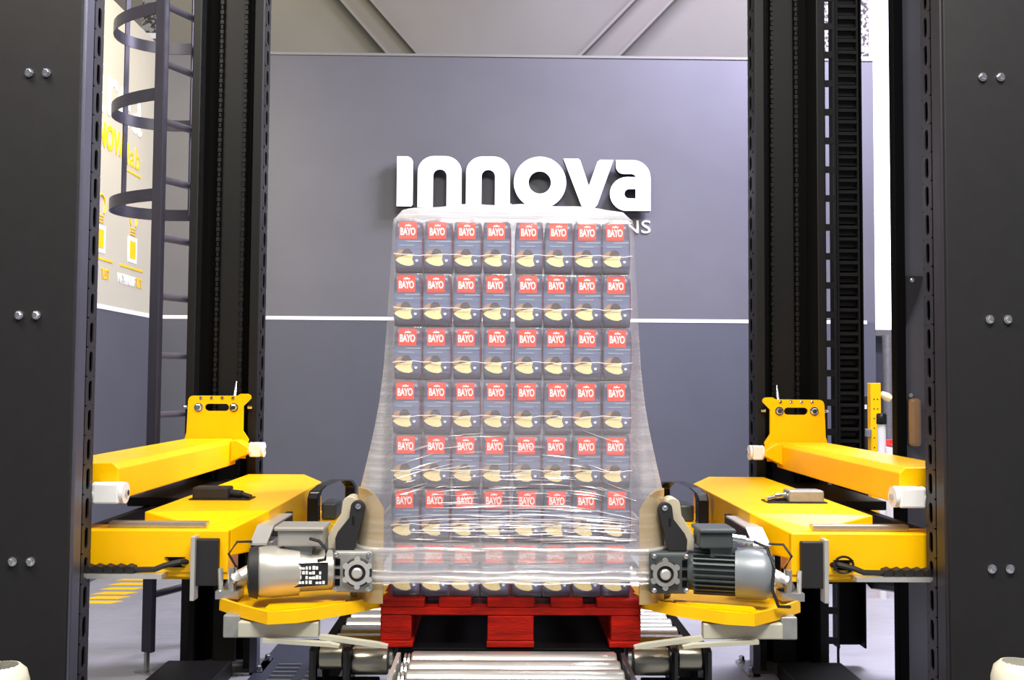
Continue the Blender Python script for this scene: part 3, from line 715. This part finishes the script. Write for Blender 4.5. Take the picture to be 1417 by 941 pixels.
def flat(pts, y0, y1): bm = prism(B(), [(fx(a), fz(b)) for a, b in pts], y0, y1); bmesh.ops.recalc_face_normals(bm, faces=bm.faces[:]); me = bpy.data.meshes.new('flat'); bm.to_mesh(me); bm.free(); return me
label_me = flat([(335, 630), (472, 630), (474, 505), (468, 494), (340, 494), (333, 505)], FY - .0012, FY + .004)
bayo_me = text_mesh('BAYO', 118 / 225 * PW, 62 / 415 * PH, .0006, lambda x, y, d: Vector((fx(404) + x, FY - .0012 - d, fz(570) + y)), .03, .92)
crest_me = flat([(378, 528), (392, 512), (400, 520), (408, 508), (418, 520), (428, 516), (432, 528)], FY - .0018, FY - .001)
cap1_me = flat([(392, 643), (510, 643), (510, 656), (392, 656)], FY - .0006, FY + .002)
cap2_me = flat([(335, 676), (456, 676), (456, 687), (335, 687)], FY - .0006, FY + .002)
cup_me = flat([(310, 798), (334, 776), (372, 766), (446, 752), (443, 775), (438, 795), (446, 812), (452, 834), (420, 846), (380, 842), (344, 828), (322, 812)], FY - .0012, FY + .003)
hat_me = flat([(350, 770), (368, 722), (392, 706), (420, 712), (446, 750), (392, 764)], FY - .0008, FY + .003)
tan_me = flat([(302, 766), (318, 738), (346, 716), (370, 716), (352, 768), (318, 786)], FY - .0007, FY + .003)
dot_me = flat([(466, 794), (482, 794), (486, 802), (480, 812), (468, 812), (463, 802)], FY - .0008, FY + .002)
ROWN = ['top row', 'second row from top', 'third row from top', 'middle row', 'third row from bottom', 'second row from bottom', 'bottom row']
NTH = ['second', 'third', 'fourth', 'fifth', 'sixth', 'seventh', 'eighth', 'ninth', 'tenth', 'last']
COLN = ['first pack from the left', 'second pack from the left', 'third pack from the left', 'fourth pack from the left', 'fourth pack from the right', 'third pack from the right', 'second pack from the right', 'last pack on the right']
GAP = .003
def colx(c): return (c - 3.5) * CW + (GAP if c > 3 else -GAP)
for r in range(7):
    for c in range(8):
        t = thing('coffee_pack', 'navy BAYO pack, %s, %s' % (ROWN[r], COLN[c]), 'pack', (colx(c) + random.uniform(-.0015, .0015), LYF + PD / 2 + random.uniform(0, .003), LZ + (6 - r) * RP), 'packs on the front of the load')
        t.rotation_euler = (0, R(random.uniform(-1, 1)), R(random.uniform(-1.6, 1.6)))
        link('body', body_me, 'pack_foil', t)
        lb = link('red_label', label_me, 'label_red', t); link('lettering', bayo_me, 'white_paint', lb); link('crest', crest_me, 'white_paint', lb)
        link('caption', cap1_me, 'caption', t); link('caption', cap2_me, 'caption', t)
        link('cup_picture', cup_me, 'cup', t); link('hat_picture', hat_me, 'cup_brown', t); link('bean_picture', tan_me, 'cup_tan', t); link('dot', dot_me, 'white_paint', t)  # dark brown hat shape is printed above the cup
    for c in (0, 7):
        for k in range(1, 11):
            o = link('coffee_pack', body_me, 'pack_foil'); o.location = (colx(c), LYF + PD / 2 + k * .1045, LZ + (6 - r) * RP)
            tag(o, 'navy pack on the %s flank, %s, %s back from the front' % ('left' if c == 0 else 'right', ROWN[r], NTH[k - 1]), 'pack', 'packs on the %s flank of the load' % ('left' if c == 0 else 'right'))
# shrink wrap around each bundle of four packs
for r in range(7):
    for h in range(2):
        x0 = colx(4 * h) - CW / 2 + .0002; x1 = colx(4 * h + 3) + CW / 2 - .0002; z0 = LZ + (6 - r) * RP
        t = thing('bundle_wrap', 'clear shrink wrap around the %s bundle of four packs, %s' % (('left', 'right')[h], ROWN[r]), 'shrink wrap', ((x0 + x1) / 2, LYF, z0), 'bundle wraps')
        hw = (x1 - x0) / 2; bm = B(); rows = []
        for j in range(9):
            z = .002 + j / 8 * (PH - .002); row = []
            for i in range(33):
                x = -hw + 2 * hw * i / 32
                pin = abs(((x + hw) / (2 * hw) * 4) % 1 - .5) * 2
                y = -.0045 + .004 * pin ** 3 + (.006 if j == 8 else 0) + random.uniform(-.0006, .0006)
                row.append(bm.verts.new((x, y, z)))
            rows.append(row)
        rows.append([bm.verts.new((v.co.x, .09, PH + .0005)) for v in rows[-1]])
        for a, b in zip(rows, rows[1:]):
            for i in range(32): bm.faces.new((a[i], a[i + 1], b[i + 1], b[i]))
        o = obj('sheet', bm, 'wrap', t, smooth=True)
        o.data.attributes.new('thickness', 'FLOAT', 'POINT').data.foreach_set('value', [1.0 if v.co.z < .15 else 2.5 for v in o.data.vertices])
        zs = .054; ph = random.uniform(0, 6)
        pts = [(-hw + 2 * hw * i / 28, -.0062, zs + .0022 * math.sin(i * .5 + ph) + .0012 * math.sin(i * 1.7 + ph)) for i in range(29)]
        obj('seam', tube(B(), pts, .00115, 5), 'white_paint', t)

# ------------------------------------------------------------------ film hood
hood = thing('film_hood', 'clear stretch film hood pulled over the stacked packs, flaring at the bottom', 'film', (0, 3.65, LZ))
ZL = LZ + 7 * RP
prof = [  # z, half width, front y, corner radius, thickness
    (.760, .478, 2.978, .090, 4.4), (.775, .480, 2.976, .090, 5.6), (.800, .478, 2.978, .090, 3.4), (.825, .479, 2.977, .090, 3.0), (.85, .478, 2.978, .090, 5.2),
    (.868, .478, 2.978, .090, 2.2), (.90, .478, 2.979, .090, 1.4), (.95, .477, 2.980, .090, 1.3), (1.0, .477, 2.982, .090, 1.3), (1.035, .472, 2.986, .088, 1.4),
    (1.08, .460, 2.994, .07, 1.6), (1.157, .443, 3.006, .06, 1.5), (1.22, .430, 3.017, .05, 1.4), (1.29, .418, 3.027, .04, 1.25), (1.40, .405, 3.038, .03, 1.1), (1.54, .396, 3.046, .022, 1.0),
    (1.70, .388, 3.049, .018, 1.0), (1.79, .383, 3.050, .016, 1.0), (1.86, .381, 3.050, .016, 1.2), (ZL + .0, .379, 3.052, .02, 2.4), (ZL + .008, .374, 3.060, .03, 3.4)]
NP = 40
def ring_pts(w, yf, rc):
    yb = 2 * 3.63 - yf + .03; pts = []
    cs = [(w - rc, yf + rc, -90), (w - rc, yb - rc, 0), (-w + rc, yb - rc, 90), (-w + rc, yf + rc, 180)]
    # sides with NP points each, corners 8
    for i, (cx, cy, a0) in enumerate(cs):
        pts += [(cx + rc * math.cos(R(a0 + 90 * k / 8)), cy + rc * math.sin(R(a0 + 90 * k / 8))) for k in range(9)]
        nx = cs[(i + 1) % 4]; e = (cx + rc * math.cos(R(a0 + 90)), cy + rc * math.sin(R(a0 + 90))); f = (nx[0] + rc * math.cos(R(nx[2])), nx[1] + rc * math.sin(R(nx[2])))
        pts += [(e[0] + (f[0] - e[0]) * k / NP, e[1] + (f[1] - e[1]) * k / NP) for k in range(1, NP)]
    return pts
bm = B(); rings = []; thick = []
# interpolate the profile for finer rows
fine = []
for a, b in zip(prof, prof[1:]):
    m_ = max(1, int((b[0] - a[0]) / .012))
    for k in range(m_): fine.append(tuple(a[i] + (b[i] - a[i]) * k / m_ for i in range(5)))
fine.append(prof[-1])
for ri, (z, w_, yf, rc, th) in enumerate(fine):
    row = []
    for (x, y) in ring_pts(w_, yf, rc):
        wob = .0016 * math.sin(x * 60 + z * 90) * math.sin(z * 140 + y * 30)
        if z > 1.12: wob *= .4
        yy = y + (wob if y < 3.3 else 0)
        xx = x - (.0 if abs(y - 3.6) > .5 else .02 * math.copysign(1, x) * max(0, (w_ - .39)) / .09)
        row.append(bm.verts.new((xx, yy - 3.65, z - LZ))); sd = min(1, max(0, (abs(x) - .385) / .02)) * min(1, max(0, (1.75 - z) / .3)) * min(1, max(0, (z - 1.0) / .05)); thick.append(th + 2.4 * sd)
    rings.append(row)
for a, b in zip(rings, rings[1:]):
    n = len(a)
    for i in range(n): bm.faces.new((a[i], a[(i + 1) % n], b[(i + 1) % n], b[i]))
# gathered top: every rim point rises to a ridge across the middle of the load
last = rings[-1]; base = [v.co.copy() for v in last]
for f_ in (.25, .5, .75, 1.0):
    row = []
    for co in base:
        xr = max(-.355, min(.355, co.x)); zr = ZL + .160 - .028 * (abs(xr) / .36) ** 3 + .003 * math.sin(xr * 30)
        x = co.x + (xr - co.x) * f_; y = co.y + (.02 - co.y) * f_
        z = co.z + (zr - LZ - co.z) * (f_ ** .7)
        row.append(bm.verts.new((x, y + .008 * math.sin(xr * 30 + f_ * 5) * (1 - f_), z))); thick.append(5)
    n = len(row)
    for i in range(n): bm.faces.new((last[i], last[(i + 1) % n], row[(i + 1) % n], row[i]))
    last = row
bm.verts.index_update()
o = obj('film_sheet', bm, 'film', hood, smooth=True)
o.data.attributes.new('thickness', 'FLOAT', 'POINT').data.foreach_set('value', thick)
# stretched creases in the lower half of the front
def front_y(z):
    for a, b in zip(prof, prof[1:]):
        if a[0] <= z <= b[0]: k = (z - a[0]) / (b[0] - a[0]); return a[2] + (b[2] - a[2]) * k, a[1] + (b[1] - a[1]) * k
    return 3.05, .38
bm = B(); rnd = random.Random(3)
for k in range(170):
    z0 = .88 + abs(rnd.gauss(0, .14)); x0 = rnd.uniform(-.37, .30); ln = rnd.uniform(.03, .13) if z0 > 1.0 else rnd.uniform(.06, .28); x1 = min(.38, x0 + ln)
    if z0 > 1.32: continue
    pts = []; wd = rnd.uniform(.0007, .0021)
    tilt = (x0 + ln / 2) ; tilt = (-.6 if tilt > 0 else .6) * (abs(tilt) / .38) ** 2 * min(1, max(0, (z0 - .9) / .2))
    for i in range(7):
        x = x0 + (x1 - x0) * i / 6; z = z0 + tilt * (x - x0) + .001 * math.sin(i + k)
        y = front_y(z)[0] - .0025; h = wd * math.sin(math.pi * (i + .4) / 6.8)
        pts.append((x, y, z, h))
    lo = [bm.verts.new((x, y - 3.65, z - h - LZ)) for x, y, z, h in pts]; mi = [bm.verts.new((x, y - .0012 - 3.65, z - LZ)) for x, y, z, h in pts]; hi = [bm.verts.new((x, y - 3.65, z + h - LZ)) for x, y, z, h in pts]
    for i in range(6): bm.faces.new((lo[i], lo[i + 1], mi[i + 1], mi[i])); bm.faces.new((mi[i], mi[i + 1], hi[i + 1], hi[i]))
o = tag(obj('creases', bm, 'crease', hood), kind='stuff')
o.data.attributes.new('thickness', 'FLOAT', 'POINT').data.foreach_set('value', [1.2] * len(o.data.vertices))
# vertical weld line on the top and gathered film rolls round the bottom
bm = B(); tube(bm, [(-.006, -.585, ZL + .012 - LZ), (-.004, -.30, ZL + .085 - LZ), (-.002, .0, ZL + .158 - LZ)], .0025, 6); obj('weld_line', bm, 'white_paint', hood)
for z, rr, m_ in ((.858, .009, 1.0), (.790, .006, .8), (.772, .008, .9), (.757, .006, .8)):
    bm = B(); pts = ring_pts(.480, 2.975, .082); pts = [(x, y - 3.65, z - LZ + .002 * math.sin(x * 25 + y * 9 + z * 300)) for x, y in pts]
    tube(bm, pts + pts[:2], rr * .55, 6); o = obj('gathered_roll', bm, 'film', hood, smooth=True)
    o.data.attributes.new('thickness', 'FLOAT', 'POINT').data.foreach_set('value', [3.0 * m_] * len(o.data.vertices))

# ------------------------------------------------------------------ right background details
t = thing('guard_panel', 'dark guard post with glossy grey panel behind the right front column', 'guard panel', (1.6, 4.05, 0))
a, b, c2, d2 = (at(px, 450, 4.05).x - 1.6 for px in (1237, 1251, 1252, 1300))
obj('post', mbox(a, b, -.02, .03, 0, HT), 'black', t, bevel=.003)
obj('panel', mbox(c2, d2, 0, .008, .1, HT), 'panel_grey', t)
zb = at(1260, 412, 4.05).z
obj('corner_bracket', prism(B(), [(c2, zb - .12), (c2, zb + .09), (c2 + .075, zb + .09), (c2 + .05, zb)], -.012, -.002), 'dark_steel', t)
for py in (388, 547): p = at(1260, py, 4.05) - t.location; bolt(t, (p.x, -.012 if py < 500 else -.001, p.z), (0, -1, 0), .007, .006)
p = at(1270, 585, 4.0) - t.location
obj('amber_handle', mbox(p.x - .024, p.x + .024, -.04, -.001, p.z - .10, p.z + .10), 'amber', t, bevel=.015)
c = at(1211, 700, 6.6)
t = thing('yellow_guard_post', 'yellow perforated safety post by the wall at the right', 'post', (c.x, 6.6, 0))
zt = at(1211, 530, 6.6).z
obj('post', mbox(-.035, .035, -.03, .03, 0, zt), 'yellow', t, bevel=.003)
for k in range(8):
    for x in (-.012, .012): obj('hole', cyl(B(), (x, -.0305, zt - .11 - k * .065), (x, -.029, zt - .11 - k * .065), .005, 8), 'black', t)
obj('clamp', mbox(-.075, -.036, -.05, .02, zt - .36, zt - .31), 'zinc', t, bevel=.004)
obj('lamp_head', lathe(B(), (.04, -.02, zt - .07), (.10, -.03, zt - .11), [(0, .018), (.6, .03), (1, .024)], 12), 'cup', t, smooth=True)
c = at(1221, 700, 6.3); zt = at(1218, 572, 6.3).z
t = thing('white_sensor_post', 'white post with black cap in front of the yellow safety post', 'post', (c.x, 6.3, 0))
obj('post', cyl(B(), (0, 0, 0), (0, 0, zt - .07), .026, 16), 'white_plastic', t, smooth=True)
obj('cap', lathe(B(), (0, 0, zt - .07), (0, 0, zt), [(0, .032), (.85, .032), (1, .026)], 16), 'black_gloss', t, smooth=True)
c = at(1233, 620, 6.9)
t = thing('control_desk', 'small white sloped desk with red button behind the right mast', 'control desk', (c.x, 6.9, 0))
obj('desk', prism(B(), [(-.12, 0), (.12, 0), (.12, c.z - .03), (-.12, c.z + .03)], -.1, .1), 'white_plastic', t, bevel=.005)
obj('button', lathe(B(), (-.03, -.02, c.z + .01), (-.03, -.02, c.z + .06), [(0, .02), (.5, .04), (1, .035)], 14), 'red_plastic', t, smooth=True)
c = at(1201, 590, 6.75)
o = tag(obj('control_cabinet', box(mbox(c.x - .05, c.x + .02, 6.75, 6.85, 0, at(1200, 548, 6.75).z), c.x - .06, c.x + .03, 6.74, 6.86, 0, .03), 'rubber', bevel=.004), 'narrow black cabinet left of the yellow safety post', 'cabinet')
obj('tag', mbox(c.x - .022, c.x - .008, 6.745, 6.75, at(1200, 560, 6.75).z - .03, at(1200, 560, 6.75).z), 'white_paint', o)

# cream motor caps at the lower corners
for s, px, py in ((-1, 2, 921), (1, 1410, 916)):
    c = at(px, py, 2.72)
    t = thing('floor_motor', 'cream motor with slotted fan cap at the bottom %s corner' % SIDE[s], 'motor', (c.x, 2.72, 0), 'corner motors')
    z = c.z
    obj('fan_cap', lathe(B(), (0, 0, z - .10), (0, 0, z), [(0, .072), (.55, .072), (.85, .064), (1, .048)], 32), 'cream', t, smooth=True)
    bm = B(); 
    for k in range(-5, 6):
        x = k * .0078; ln = math.sqrt(max(0, .042 ** 2 - x * x))
        if ln > .006: box(bm, x - .002, x + .002, -ln, ln, z, z + .0015)
    obj('vent_slots', bm, 'dark_steel' if s < 0 else 'cast_grey', t)
    obj('housing', lathe(B(), (0, 0, z - .32), (0, 0, z - .10), [(0, .064), (.95, .064), (1, .07)], 28), 'cream', t, smooth=True)
    obj('pedestal', box(mbox(-.05, .05, -.05, .05, 0, z - .32), -.09, .09, -.09, .09, 0, .02), 'dark_steel', t)
c = at(1271, 905, 3.6)
t = thing('floor_bracket', 'small tan knob on a black bracket at the foot of the right guard panel', 'bracket', (c.x, 3.55, 0))
obj('bracket', mbox(-.05, .02, -.03, .03, 0, .10), 'black', t, bevel=.004)
obj('knob', lathe(B(), (0, 0, .10), (0, 0, .17), [(0, .02), (.4, .032), (.8, .03), (1, .015)], 14), 'amber', t, smooth=True)
